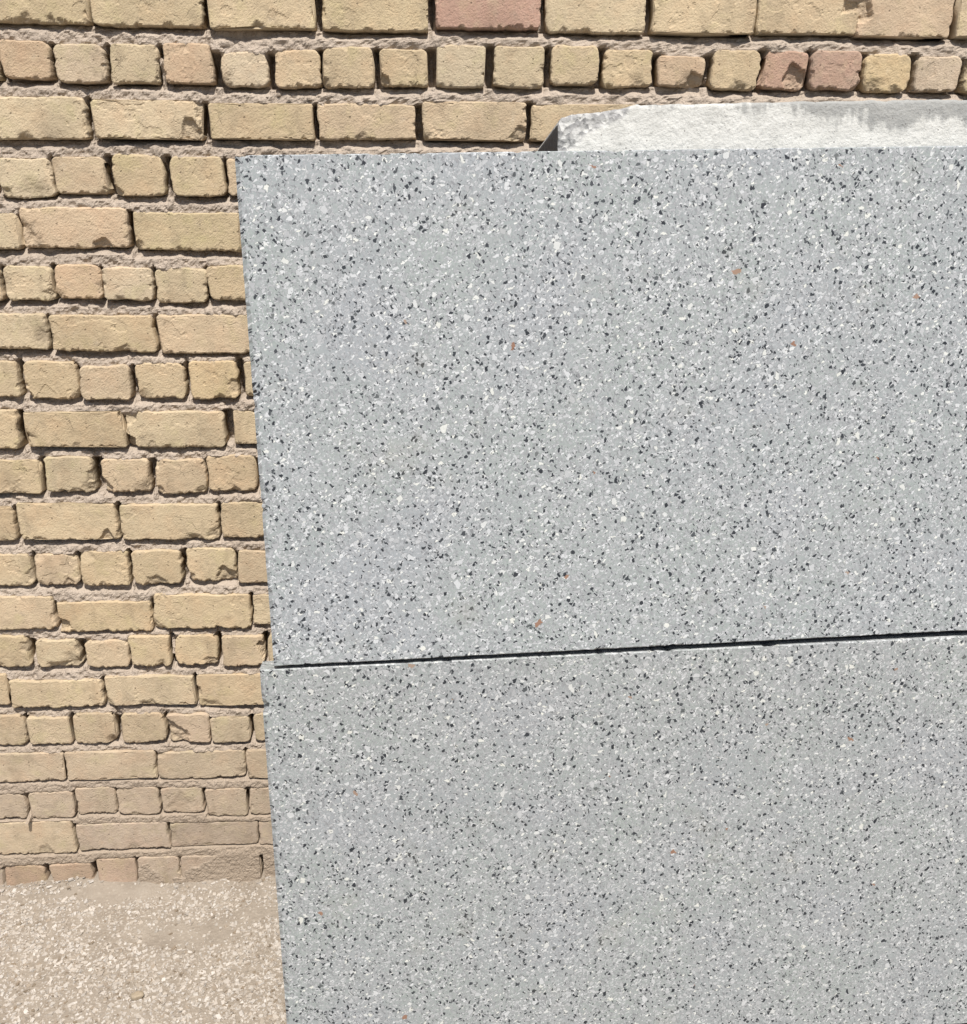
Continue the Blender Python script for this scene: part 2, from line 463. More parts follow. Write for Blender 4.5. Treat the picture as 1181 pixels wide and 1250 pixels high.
# ------------------------------------------------------------------ brick faces measured on the wall: millimetres (x0, x1, z0, z1); broken places (x, z, radius, depth)
ROWS = [
    ('s', [(-858, -651, 1959, 2032), (-645, -438, 1955, 2031), (-428, -227, 1954, 2032), (-215, -9, 1953, 2031), (2, 207, 1960, 2033), (215, 408, 1956, 2034), (423, 624, 1956, 2033), (629, 828, 1959, 2035), (825, 1018, 1956, 2035), (1025, 1225, 1959, 2035)]), 
    ('h', [(-925, -831, 1859, 1930), (-825, -732, 1860, 1930), (-723, -628, 1855, 1924), (-620, -528, 1855, 1924), (-520, -427, 1855, 1927), (-412, -321, 1852, 1914), (-309, -221, 1852, 1918), (-216, -117, 1853, 1925), (-107, -11, 1856, 1924), (2, 101, 1857, 1931), (115, 215, 1858, 1931), (226, 322, 1863, 1933), (331, 428, 1861, 1930), (439, 532, 1864, 1919), (545, 642, 1859, 1932), (650, 739, 1859, 1929), (744, 846, 1861, 1932), (855, 946, 1858, 1926), (957, 1050, 1859, 1925), (1058, 1159, 1857, 1920)]), 
    ('s', [(-894, -675, 1753, 1831), (-666, -452, 1755, 1828), (-442, -237, 1756, 1823), (-230, -37, 1760, 1824), (-26, 181, 1759, 1831), (190, 406, 1758, 1829)]), 
    ('h', [(-859, -755, 1646, 1720), (-753, -650, 1653, 1724), (-640, -536, 1649, 1728), (-524, -418, 1650, 1724), (-415, -313, 1650, 1723)]), 
    ('s', [(-1055, -834, 1546, 1615), (-830, -620, 1549, 1628), (-610, -395, 1545, 1620)]), 
    ('h', [(-979, -885, 1442, 1513), (-878, -782, 1445, 1515), (-777, -683, 1449, 1519), (-680, -580, 1446, 1513), (-577, -472, 1441, 1511), (-469, -367, 1448, 1517)]), 
    ('s', [(-1016, -803, 1345, 1419), (-800, -587, 1341, 1417), (-580, -362, 1338, 1418)]), 
    ('h', [(-986, -879, 1245, 1323), (-867, -754, 1241, 1321), (-752, -645, 1239, 1312), (-637, -533, 1241, 1317), (-523, -424, 1240, 1322), (-411, -308, 1244, 1321)]), 
    ('s', [(-1105, -894, 1135, 1219), (-881, -671, 1136, 1213), (-670, -459, 1135, 1214), (-441, -235, 1141, 1217)]), 
    ('h', [(-973, -862, 1032, 1109), (-851, -748, 1035, 1116), (-730, -628, 1034, 1110), (-616, -508, 1029, 1107), (-504, -398, 1034, 1116)]), 
    ('s', [(-1135, -934, 923, 1003), (-924, -709, 923, 1011), (-703, -490, 923, 1007), (-483, -269, 924, 1009)]), 
    ('h', [(-1016, -910, 815, 892), (-904, -809, 816, 892), (-805, -697, 812, 897), (-690, -579, 815, 898), (-567, -458, 821, 902), (-456, -345, 815, 895)]), 
    ('s', [(-1094, -875, 710, 791), (-869, -658, 699, 774), (-653, -433, 705, 791), (-427, -201, 712, 788)]), 
    ('h', [(-1056, -944, 613, 692), (-929, -831, 611, 682), (-819, -720, 607, 678), (-717, -624, 611, 689), (-613, -517, 611, 689), (-506, -408, 607, 687), (-398, -296, 607, 687)]), 
    ('s', [(-1219, -1006, 515, 596), (-1002, -789, 506, 579), (-783, -576, 508, 586), (-573, -353, 501, 586)]), 
    ('h', [(-1088, -982, 406, 487), (-976, -876, 408, 482), (-869, -770, 407, 491), (-757, -655, 407, 487), (-649, -551, 404, 484), (-549, -455, 402, 473), (-446, -345, 404, 478)]), 
    ('s', [(-1122, -904, 306, 385), (-901, -688, 307, 386), (-684, -475, 304, 381), (-471, -256, 300, 381)]), 
    ('h', [(-1107, -1012, 200, 272), (-1001, -896, 199, 276), (-889, -793, 208, 285), (-789, -691, 203, 282), (-684, -584, 207, 279), (-576, -477, 194, 274), (-470, -369, 196, 274)]), 
    ('s', [(-1124, -906, 98, 191), (-899, -677, 103, 182), (-672, -459, 108, 178), (-455, -233, 107, 177)]), 
    ('h', [(-1193, -1095, -3, 56), (-1091, -991, -12, 64), (-980, -876, -11, 66), (-864, -768, -2, 79), (-763, -658, -5, 81), (-656, -556, -6, 80), (-554, -456, -7, 79), (-449, -341, -8, 79)])]
CHIPS = {(0, 7): [(829, 2028, 32, 20)], (0, 8): [(822, 2018, 42, 20)], (1, 13): [(520, 1865, 26, 12)], (1, 15): [(723, 1877, 28, 14)], (1, 4): [(-474, 1921, 12, 6)], (1, 7): [(-214, 1857, 19, 8)], (1, 17): [(871, 1859, 30, 6)], (2, 1): [(-475, 1770, 24, 10)], (2, 4): [(169, 1764, 25, 8), (-22, 1761, 19, 6)], (2, 0): [(-753, 1749, 47, 3)], (3, 0): [(-784, 1654, 38, 5)], (4, 1): [(-824, 1574, 35, 5), (-811, 1553, 23, 4)], (5, 1): [(-874, 1478, 23, 4)], (6, 0): [(-812, 1370, 27, 6)], (7, 1): [(-873, 1250, 24, 18)], (7, 4): [(-426, 1270, 17, 6)], (8, 1): [(-879, 1162, 26, 9), (-664, 1207, 17, 14)], (8, 2): [(-667, 1207, 24, 10), (-672, 1134, 37, 22)], (9, 2): [(-732, 1036, 25, 12), (-641, 1034, 25, 9)], (9, 3): [(-618, 1033, 19, 10), (-515, 1033, 21, 8)], (9, 0): [(-933, 1030, 44, 5)], (9, 1): [(-754, 1044, 25, 8)], (10, 2): [(-498, 933, 20, 8)], (11, 2): [(-791, 901, 36, 8)], (11, 4): [(-474, 824, 29, 12), (-565, 830, 18, 8)], (11, 1): [(-896, 889, 18, 5)], (12, 1): [(-870, 721, 29, 12)], (13, 0): [(-946, 664, 22, 5)], (13, 1): [(-844, 616, 30, 6)], (13, 4): [(-525, 619, 23, 6)], (15, 4): [(-647, 428, 42, 12)], (15, 2): [(-782, 406, 23, 8)], (17, 4): [(-641, 226, 36, 3)], (16, 2): [(-479, 315, 20, 5)]}

# ------------------------------------------------------------------ the ground
def ground_z(x, y):
    z = 0.010 * fbm(x, y, 0.35, 301, 3) + 0.004 * fbm(x, y, 0.06, 302, 3) - 0.004
    bank = np.exp(-np.clip(-y, 0, None) / 0.06) * (0.020 + 0.026 * fbm(x, y * 0, 0.13, 305, 4, 0.6))   # dust blown against the wall foot
    return z + np.where(y > -1.2, bank, 0)

def graded(lo, hi, step, far_lo, far_hi):
    core = np.arange(lo, hi + 1e-6, step)
    a = [lo]; s = step
    while a[-1] > far_lo:
        s *= 1.35; a.append(a[-1] - s)
    c = [hi]; s = step
    while c[-1] < far_hi:
        s *= 1.35; c.append(c[-1] + s)
    return np.array(a[:0:-1] + core.tolist() + c[1:])

gx = graded(-1.3, 1.3, 0.012, -150, 150)
gy = graded(-1.1, 0.04, 0.012, -150, 150)
GX, GY = np.meshgrid(gx, gy)
near = np.exp(-np.maximum(np.abs(GX), np.abs(GY)) / 8.0)
GZ = ground_z(GX, GY) * near
gi = np.arange(GX.size).reshape(GX.shape)
gq = np.stack([gi[:-1, :-1], gi[:-1, 1:], gi[1:, 1:], gi[1:, :-1]], -1).reshape(-1, 4)
ground = link('ground', fast_quads('ground', np.stack([GX, GY, GZ], -1).reshape(-1, 3), gq), mat=MAT_GROUND)
tag(ground, kind='structure')

# ------------------------------------------------------------------ the brick wall
wall = link('brick_wall', None)
tag(wall, 'weathered buff brick wall with recessed cement joints behind the grey slabs', 'wall', kind='thing')

X_LO, X_HI, Z_HI = -2.4, 2.9, 2.62
TRACED = []       # (row, index, x0, x1, z0, z1)
FILL = []
for r_i, (kind, bs) in enumerate(ROWS):
    for b_i, (x0, x1, z0, z1) in enumerate(bs):
        TRACED.append((r_i, b_i, x0 / 1000, x1 / 1000, z0 / 1000, z1 / 1000))
row_info = {}
for r_i, (kind, bs) in enumerate(ROWS):
    a = np.array(bs) / 1000
    row_info[r_i] = (kind, a[:, 0].min(), a[:, 1].max(), np.median(a[:, 2]), np.median(a[:, 3]))
for j in range(1, 7):
    z0 = 1.957 + 0.1034 * j
    row_info[-j] = ('h' if j % 2 else 's', 0.0 + 0.05 * (j % 3), 0.05 * (j % 3), z0, z0 + 0.073)
for r_i, (kind, xl, xr, z0, z1) in sorted(row_info.items()):
    bl, jw = (0.207, 0.0105) if kind == 's' else (0.0985, 0.0105)
    x = xr + jw
    while x < X_HI:
        L = bl + rnd.uniform(-0.005, 0.005)
        FILL.append((r_i, x, x + L, z0 + rnd.uniform(-.003, .003), z1 + rnd.uniform(-.003, .003)))
        x += L + jw + rnd.uniform(-0.003, 0.004)
    x = xl - jw
    while x > X_LO:
        L = bl + rnd.uniform(-0.005, 0.005)
        FILL.append((r_i, x - L, x, z0 + rnd.uniform(-.003, .003), z1 + rnd.uniform(-.003, .003)))
        x -= L + jw + rnd.uniform(-0.003, 0.004)

def brick_solid(w, h, seed, res, chips=(), low=0.0, rough=1.0):
    r = random.Random(seed)
    nx, nz = max(6, int(round(w / res))), max(4, int(round(h / res)))
    def lines(n, size):
        t = np.linspace(-1, 1, n + 1)
        return np.sign(t) * np.abs(t) ** 0.85 * size / 2 if res > 0.006 else t * size / 2
    X, Z = np.meshgrid(lines(nx, w), lines(nz, h))
    R = r.uniform(0.004, 0.009) if w > 0.15 else r.uniform(0.006, 0.016)
    qx, qz = np.abs(X) - (w / 2 - R), np.abs(Z) - (h / 2 - R)
    cx, cz = np.maximum(qx, 0), np.maximum(qz, 0)
    ln = np.hypot(cx, cz)
    d = R - ln - np.minimum(np.maximum(qx, qz), 0)
    over = ln > R
    k = np.where(over, R / np.maximum(ln, 1e-9), 1.0)
    X2 = np.where(over, np.sign(X) * (w / 2 - R + cx * k), X)
    Z2 = np.where(over, np.sign(Z) * (h / 2 - R + cz * k), Z)
    d = np.maximum(d, 0)
    # uneven outline
    wx, wz = np.abs(X / (w / 2)) ** 5, np.abs(Z / (h / 2)) ** 4
    so_ = seed * 13 + 1
    ex = 0.0048 * fbm(Z2 + seed, np.sign(X) * 0.5, 0.034, so_, 4, 0.62) * rough
    ez = 0.0044 * fbm(X2 + seed, np.sign(Z) * 0.5, 0.045, so_ + 3, 5, 0.62) * rough
    sk = r.uniform(-0.012, 0.012); sk2 = r.uniform(-0.025, 0.025)
    PX = X2 + ex * wx + sk2 * Z2
    PZ = Z2 + ez * wz + sk * X2
    # rounded, crumbling arris: larger along the lower edge
    er = 0.0019 + 0.0015 * fbm(X2 + seed, Z2, 0.02, so_ + 5, 4, 0.7)
    er = er + (0.0105 * (Z < 0) + 0.005) * np.maximum(fbm(X2 + seed, Z2 * 0.4, 0.020, so_ + 6, 4, 0.7) - 0.08, 0)
    er = np.maximum(er * rough, 0.0012)
    t = np.clip(1 - d / er, 0, 1)
    Y = er * (0.55 * t + 0.45 * (1 - np.sqrt(np.maximum(1 - t * t, 0))))
    # face: slight dishing, tilt, drag marks, flakes
    Y = Y + 0.0009 * fbm(X2 + seed, Z2 - seed, 0.05, so_ + 7, 3)
    Y = Y + 0.0005 * fbm(X2 + seed, Z2 - seed, 0.011, so_ + 9, 3)
    Y = Y + r.uniform(-0.012, 0.012) * X2 + r.uniform(-0.02, 0.02) * Z2
    fl = fbm(X2 + seed, Z2 + 2 * seed, 0.045, so_ + 11, 4, 0.55)
    th = r.uniform(0.22, 0.45)
    m = sstep(th, th + 0.04, fl)
    Y = Y + m * r.uniform(0.0003, 0.0012) * (1 - low)
    C = m * 0.2 + 0.35 * sstep(0.35, 1.0, t)
    # broken corners and edges
    cl = list(chips)
    for _ in range(r.choice((1, 1, 2, 2, 3, 4))):
        side = r.random()
        rad = r.uniform(0.004, 0.012) if r.random() < 0.72 else r.uniform(0.012, 0.026)
        if side < 0.45: pos = (r.uniform(-w / 2, w / 2), -h / 2)
        elif side < 0.6: pos = (r.choice((-1, 1)) * w / 2, r.uniform(-h / 2, h / 2))
        else: pos = (r.choice((-1, 1)) * w / 2, r.choice((-1, -1, 1)) * h / 2)
        cl.append((pos[0], pos[1], rad, rad * r.uniform(0.25, 0.55) * (1 - 0.6 * low)))
    if res < 0.004:
        for _ in range(int(5 + w * 45 * r.uniform(0.5, 1.4))):          # small spalls all along the arrises
            rad = r.uniform(0.003, 0.0075)
            q = r.random()
            pos = (r.uniform(-w / 2, w / 2), (-1 if q < 0.6 else 1) * h / 2) if q < 0.78 else (r.choice((-1, 1)) * w / 2, r.uniform(-h / 2, h / 2))
            cl.append((pos[0], pos[1], rad, rad * r.uniform(0.3, 0.75) * (1 - 0.5 * low)))
    for (px, pz, rad, dep) in cl:
        rc = random.Random(int(abs(px) * 1e5 + abs(pz) * 3e5) + seed)
        a0 = rc.uniform(0, 6.28)
        dd = np.full(X2.shape, -9.0)
        for kk in range(5):                                   # angular break: five uneven facets round the centre
            an = a0 + kk * 1.2566 + rc.uniform(-0.35, 0.35)
            dd = np.maximum(dd, ((X2 - px) * math.cos(an) + (Z2 - pz) * math.sin(an)) / (rad * rc.uniform(0.62, 1.15)))
        dd = dd + 0.26 * fbm(X2 + px * 3, Z2 - pz, max(rad * 0.8, 0.009), so_ + 23 + int(abs(px) * 1e4), 4, 0.65)
        steep = 0.2 if dep > 0.0095 else rc.uniform(0.25, 1.0)
        mm = np.clip((1.02 - dd) / steep, 0, 1)
        body = 0.62 + 0.38 * np.clip(1 - dd, 0, 1) + 0.28 * fbm(X2, Z2, 0.012, so_ + 31, 3, 0.6)
        Y = Y + mm * dep * body
        C = np.maximum(C, mm)
    if res < 0.004:
        Y = Y + 0.00022 * (hash01(np.arange(Y.size).reshape(Y.shape), np.full(Y.shape, seed), 5) * 2 - 1)       # grain
    return PX, PZ, Y, np.clip(C, 0, 1)

def float_attr(me, name, vals):
    a = me.attributes.new(name, 'FLOAT', 'POINT')
    a.data.foreach_set('value', np.asarray(vals, np.float32))

BUFF = [(0.475, 0.365, 0.215), (0.50, 0.39, 0.235), (0.46, 0.345, 0.195), (0.50, 0.375, 0.24), (0.48, 0.385, 0.24)]
SPECIAL = {(0, 4): (0.40, 0.235, 0.165), (1, 1): (0.47, 0.31, 0.19), (1, 2): (0.45, 0.35, 0.25), (1, 4): (0.46, 0.31, 0.20), (1, 6): (0.50, 0.37, 0.22),
           (1, 5): (0.50, 0.41, 0.29), (1, 9): (0.52, 0.43, 0.29), (1, 13): (0.43, 0.29, 0.19), (1, 15): (0.42, 0.26, 0.18), (1, 16): (0.40, 0.26, 0.185), (1, 17): (0.52, 0.37, 0.17),
           (1, 18): (0.49, 0.38, 0.29), (0, 8): (0.48, 0.34, 0.23), (0, 7): (0.52, 0.39, 0.23), (0, 0): (0.45, 0.35, 0.19), (0, 1): (0.47, 0.37, 0.21), (0, 3): (0.47, 0.365, 0.20),
           (2, 0): (0.53, 0.43, 0.27), (2, 1): (0.52, 0.41, 0.26), (2, 3): (0.53, 0.39, 0.25), (3, 0): (0.50, 0.41, 0.27), (3, 3): (0.47, 0.36, 0.20),
           (4, 1): (0.52, 0.37, 0.24), (4, 2): (0.475, 0.37, 0.20), (5, 2): (0.50, 0.33, 0.20), (5, 3): (0.51, 0.41, 0.28), (7, 2): (0.46, 0.35, 0.23), (7, 4): (0.48, 0.35, 0.175),
           (11, 3): (0.475, 0.365, 0.21), (11, 1): (0.48, 0.355, 0.23), (12, 1): (0.48, 0.355, 0.195), (12, 2): (0.49, 0.375, 0.215), (9, 4): (0.49, 0.36, 0.21), (14, 3): (0.475, 0.35, 0.20), (14, 2): (0.52, 0.41, 0.26),
           (15, 4): (0.46, 0.33, 0.23), (19, 1): (0.38, 0.25, 0.155), (19, 2): (0.36, 0.25, 0.16), (19, 3): (0.42, 0.29, 0.20), (18, 0): (0.50, 0.39, 0.25)}
DUSTY = (0.375, 0.302, 0.235)
def tint(r_i, b_i, z):
    c = SPECIAL.get((r_i, b_i)) or rnd.choice(BUFF)
    if (r_i, b_i) not in ((0, 4), (1, 16), (1, 15)) and r_i != 19:
        c = tuple(0.55 * a + 0.45 * e for a, e in zip(c, (0.485, 0.375, 0.225)))
    g = 0.3 * c[0] + 0.6 * c[1] + 0.1 * c[2]
    sat = 0.84 if (r_i, b_i) != (0, 4) else 0.8
    c = tuple(g + (v - g) * sat for v in c)
    k = rnd.uniform(0.95, 1.05)
    d = max(0.0, min(1.0, (0.58 - z) / 0.42)) * 0.95         # dust and mud on the lowest courses
    if (r_i, b_i) in SPECIAL and r_i >= 18: d *= 0.25
    return tuple((a * (1 - d) + e * d) * k for a, e in zip(c, DUSTY))

def low_of(z): return max(0.0, min(1.0, (0.50 - z) / 0.25))
for (r_i, b_i, x0, x1, z0, z1) in TRACED:
    w, h = x1 - x0, z1 - z0
    cx, cz = (x0 + x1) / 2, (z0 + z1) / 2
    seed = 100 + r_i * 37 + b_i * 3
    chips = [(px / 1000 - cx, pz / 1000 - cz, rr / 1000, dp / 1000) for (px, pz, rr, dp) in CHIPS.get((r_i, b_i), ())]
    PX, PZ, Y, C = brick_solid(w - 0.002 + 0.001 * low_of(cz), h - 0.001, seed, 0.0025, chips, low_of(cz), 1.0)
    V, Q, rb = grid_shell(PX, PZ, Y, 0.052)
    me = mesh_from('brick', V, Q, [rb[::-1].tolist()], False)
    sm = np.zeros(len(me.polygons), bool); sm[len(Q) - len(rb):len(Q)] = True
    me.polygons.foreach_set('use_smooth', sm)
    float_attr(me, 'chip', np.concatenate([C.ravel(), np.zeros(len(rb))]))
    float_attr(me, 'use_tint', np.zeros(len(V)))
    o = link('brick', me, wall, MAT_BRICK)
    proud = rnd.uniform(-0.003, 0.003) * (1 - 0.6 * low_of(cz)) - 0.001 + 0.0022 * low_of(cz)
    o.location = (cx, proud, cz)
    o.color = (*tint(r_i, b_i, cz), 1)
    if (r_i, b_i) == (0, 4): o['label'] = 'brick red stretcher among buff ones in the top course'
    if (r_i, b_i) == (1, 16): o['label'] = 'mottled pink and red header in the second course'

# bricks outside the picture or behind the slabs: coarser, joined
BV, BQ, BC, BT, n0 = [], [], [], [], 0
for i, (r_i, x0, x1, z0, z1) in enumerate(FILL):
    w, h = x1 - x0, z1 - z0
    cx, cz = (x0 + x1) / 2, (z0 + z1) / 2
    PX, PZ, Y, C = brick_solid(w, h, 5000 + i * 7, 0.0105, (), low_of(cz), 1.0)
    V, Q, rb = grid_shell(PX, PZ, Y, 0.05)
    V = V + np.array([cx, rnd.uniform(-0.004, 0.002), cz])
    BV.append(V); BQ.append(Q + n0); n0 += len(V)
    BC.append(np.concatenate([C.ravel(), np.zeros(len(rb))]))
    BT.append(np.tile(np.array([*tint(99, 0, cz), 1.0]), (len(V), 1)))
me = fast_quads('brickwork', np.concatenate(BV), np.concatenate(BQ))
float_attr(me, 'chip', np.concatenate(BC))
float_attr(me, 'use_tint', np.ones(n0))
a = me.attributes.new('brick_tint', 'FLOAT_COLOR', 'POINT')
a.data.foreach_set('color', np.concatenate(BT).astype(np.float32).ravel())
o = link('brickwork', me, wall, MAT_BRICK)
tag(o, kind='stuff')

# mortar: one height field between the bricks
fx = np.concatenate([np.arange(X_LO - 0.1, -1.22, 0.010), np.arange(-1.22, -0.24, 0.0034), np.arange(-0.24, 1.24, 0.0064), np.arange(1.24, X_HI + 0.12, 0.012)])
fz = np.concatenate([np.arange(-0.12, 2.06, 0.0036), np.arange(2.06, Z_HI + 0.1, 0.010)])
MX, MZ = np.meshgrid(fx, fz)
BIG = 9.0
up, dn, lf, rt = (np.full(MX.shape, BIG) for _ in range(4))
ins = np.zeros(MX.shape); top_in = np.full(MX.shape, BIG)
for b in [t[2:] for t in TRACED] + [t[1:] for t in FILL]:
    x0, x1, z0, z1 = b
    i0, i1 = np.searchsorted(fx, (x0 - 0.002, x1 + 0.002)); k0, k1 = np.searchsorted(fz, (z0 - 0.06, z0))
    if i1 > i0:
        if k1 > k0:
            s = np.s_[k0:k1, i0:i1]; up[s] = np.minimum(up[s], z0 - MZ[s])
        k0, k1 = np.searchsorted(fz, (z1, z1 + 0.06))
        if k1 > k0:
            s = np.s_[k0:k1, i0:i1]; dn[s] = np.minimum(dn[s], MZ[s] - z1)
    k0, k1 = np.searchsorted(fz, (z0, z1))
    i0, i1 = np.searchsorted(fx, (x1, x1 + 0.04))
    s = np.s_[k0:k1, i0:i1]
    if i1 > i0: lf[s] = np.minimum(lf[s], MX[s] - x1)
    i0, i1 = np.searchsorted(fx, (x0 - 0.04, x0))
    s = np.s_[k0:k1, i0:i1]
    if i1 > i0: rt[s] = np.minimum(rt[s], x0 - MX[s])
    i0, i1 = np.searchsorted(fx, (x0, x1))
    s = np.s_[k0:k1, i0:i1]
    if i1 > i0 and k1 > k0:
        ins[s] = np.minimum(np.minimum(MX[s] - x0, x1 - MX[s]), np.minimum(MZ[s] - z0, z1 - MZ[s]))
        top_in[s] = z1 - MZ[s]
inside = ins > 0
vert = (lf < 0.035) & (rt < 0.035) & ~inside
low = sstep(0.50, 0.22, MZ + 0.06 * fbm(MX, MZ, 0.18, 41, 2))
und, dnd = np.minimum(up, 0.03), np.minimum(dn, 0.03)
s_ = dnd / np.maximum(und + dnd, 1e-6)
edge0 = 0.50 + 0.32 * low + 0.16 * fbm(MX, MZ, 0.05, 43, 2)
bed = 0.0042 - 0.0044 * low + (0.0165 - 0.0075 * low) * sstep(edge0, edge0 + 0.36 - 0.18 * low, s_)
fill = fbm(MX, MZ, 0.085, 47, 2)
vj = 0.050 + 0.012 * fbm(MX, MZ, 0.03, 53, 2)
vj = vj - 0.042 * sstep(0.42, 0.66, fill) - 0.030 * low * sstep(-0.3, 0.2, fill)
Y = np.where(vert, vj, bed)
Y = np.where(inside, np.where(top_in < 0.014, 0.0020 + top_in * 0.85, 0.034), Y)
def blur(A, n):
    for _ in range(n):
        B = A.copy()
        B[1:-1, 1:-1] = (A[1:-1, 1:-1] * 2 + A[:-2, 1:-1] + A[2:, 1:-1] + A[1:-1, :-2] + A[1:-1, 2:]) / 6
        A = B
    return A
Y = np.where(vert, Y, blur(Y, 1))
lump = fbm(MX, MZ, 0.034, 59, 4, 0.55)
crumb = fbm(MX, MZ, 0.0095, 61, 2, 0.6)
rid = 1 - np.abs(fbm(MX, MZ, 0.022, 63, 3, 0.6)) * 2.2
Y = Y + 0.0045 * (1 - 0.6 * low) * np.maximum(rid - 0.45, 0) * (fbm(MX, MZ, 0.06, 64, 2) > -0.05)
Y = Y - 0.0080 * (1 - 0.65 * low) * np.maximum(lump, -0.6) - 0.0034 * (1 - 0.6 * low) * crumb
# mud plastered over the lowest courses
mud = sstep(-0.05, 0.40, fbm(MX, MZ, 0.16, 67, 2) + 0.35 * fbm(MX, MZ, 0.03, 68, 3) + 0.55 * sstep(0.11, 0.03, MZ) + 0.55 * sstep(-0.76, -0.60, MX) * sstep(0.15, 0.06, MZ) - 0.35 - 2.0 * sstep(0.13, 0.21, MZ) - 0.9 * sstep(-0.74, -0.80, MX))
crack = vert & (np.abs(lf - rt) < 0.010)
Ym = -0.0022 + 0.0015 * fbm(MX, MZ, 0.05, 71, 3)
Y = np.where(crack, Y, Y * (1 - mud) + Ym * mud)
Y = Y + 0.0007 * (hash01(np.arange(Y.size).reshape(Y.shape), np.zeros(Y.shape), 9) * 2 - 1)
V, Q, rb = grid_shell(MX, MZ, Y + 0.0005, 0.24)
me = fast_quads('mortar', V, Q, False)
link('mortar', me, wall, MAT_MORTAR)
# back of the wall
bv = [(X_LO - 0.1, 0.2395, -0.12), (X_HI + 0.1, 0.2395, -0.12), (X_HI + 0.1, 0.2395, Z_HI + 0.09), (X_LO - 0.1, 0.2395, Z_HI + 0.09)]
link('rear_face', mesh_from('rear_face', bv, None, [(3, 2, 1, 0)], False), wall, MAT_MORTAR)

# ------------------------------------------------------------------ the terrazzo slabs
T = Vector((0.99920, 0.03275, 0.02310)); VV = Vector((-0.02377, 0.09514, 0.99518))
def frame(origin, t, v):
    t = Vector(t).normalized(); v = Vector(v).normalized()
    y = v.cross(t).normalized(); v = t.cross(y).normalized()
    m = Matrix((t, y, v)).transposed().to_4x4()
    m.translation = Vector(origin)
    return m
SLAB_H, SLAB_W, SLAB_T = 0.857, 1.62, 0.045
def slab_mesh(seed, w, z0, z1, th):
    """panel with worn, finely chipped arrises; front at y=0"""
    step = 0.0028
    def side(a, b):
        n = int(math.hypot(b[0] - a[0], b[1] - a[1]) / step)
        return [(a[0] + (b[0] - a[0]) * i / n, a[1] + (b[1] - a[1]) * i / n) for i in range(n)]
    c = [(0, z0), (w, z0), (w, z1), (0, z1)]
    P = np.array(side(c[0], c[1]) + side(c[1], c[2]) + side(c[2], c[3]) + side(c[3], c[0]))
    n = len(P)
    mid = np.array([w / 2, (z0 + z1) / 2])
    s = np.arange(n) * step
    wear = lambda sd_, a: a * (1 + 0.7 * fbm(s, s * 0, 0.012, sd_, 3, 0.7)) + 0.016 * np.maximum(fbm(s, s * 0, 0.04, sd_ + 5, 4, 0.6) - 0.30, 0)
    def inset(d):
        Q = P.copy()
        Q[:, 0] = np.clip(P[:, 0], d, w - d); Q[:, 1] = np.clip(P[:, 1], z0 + d, z1 - d)
        return Q
    left = (P[:, 0] < 1e-6)
    w1 = wear(seed, 0.0020) + left * 0.0048 * (1 + 0.6 * fbm(s, s * 0, 0.02, seed + 3, 3, 0.7))
    F = inset(np.maximum(w1, 0.0008)); O = inset(np.maximum(wear(seed + 9, 0.0004) * 0.8, 0.0))
    B = inset(np.full(n, 0.0022))
    y1 = np.maximum(w1 * 0.75, 0.0006)
    Vv = np.concatenate([np.c_[F[:, 0], np.zeros(n), F[:, 1]], np.c_[O[:, 0], y1, O[:, 1]],
                         np.c_[O[:, 0], np.full(n, th - 0.002), O[:, 1]], np.c_[B[:, 0], np.full(n, th), B[:, 1]]])
    i = np.arange(n); j = (i + 1) % n
    q = [np.stack([k * n + i, (k + 1) * n + i, (k + 1) * n + j, k * n + j], -1) for k in range(3)]
    return mesh_from('terrazzo_slab', Vv, np.concatenate(q), [list(range(n)), list(range(4 * n - 1, 3 * n - 1, -1))], False)

upper = link('terrazzo_slab', slab_mesh(501, SLAB_W, 0.0, SLAB_H, SLAB_T), mat=MAT_TERRAZZO)
upper.matrix_world = frame((-0.2945, -0.4917, 0.8570), T, VV)
upper.color = (1, 1, 1, 1)
tag(upper, 'upper grey terrazzo slab, standing on the lower slab above the dark gap', 'slab', 'speckled terrazzo slabs', 'thing')
lower = link('terrazzo_slab', slab_mesh(541, SLAB_W + 0.02, -SLAB_H, 0.0, SLAB_T), mat=MAT_TERRAZZO)
T2 = Vector((0.99930, 0.03232, 0.01860)); V2 = Vector((-0.0192, 0.09514, 0.9952))
LM = frame((-0.3205, -0.4931, 0.8499), T2, V2)
lower.matrix_world = LM @ Matrix.Translation((0, 0.0035, 0))
lower.color = (0.945, 0.935, 0.92, 1)
tag(lower, 'lower grey terrazzo slab, standing on the gravel below the dark gap', 'slab', 'speckled terrazzo slabs', 'thing')

# dark packing strip in the open joint between the two slabs
n = 60
sx = np.linspace(0.05, SLAB_W - 0.02, n)
zt = 0.0035 + (sx - 0.0) * 0.0045
sv, sq = [], []
for i in range(n):
    y0 = 0.020 + 0.001 * math.sin(i * 1.7)
    sv += [(sx[i], y0, 0.0), (sx[i], y0, zt[i]), (sx[i], 0.040, zt[i]), (sx[i], 0.040, 0.0)]
    if i:
        a0, b0 = 4 * (i - 1), 4 * i
        sq += [[a0 + k, b0 + k, b0 + (k + 1) % 4, a0 + (k + 1) % 4] for k in range(4)]
strip = link('packing_strip', mesh_from('packing_strip', sv, sq, [(3, 2, 1, 0), tuple(4 * (n - 1) + k for k in range(4))], False), mat=MAT_RUBBER)
strip.matrix_world = LM @ Matrix.Translation((0, 0.0035, 0.0004))
tag(strip, 'thin dark packing strip deep in the joint between the two slabs', 'strip')

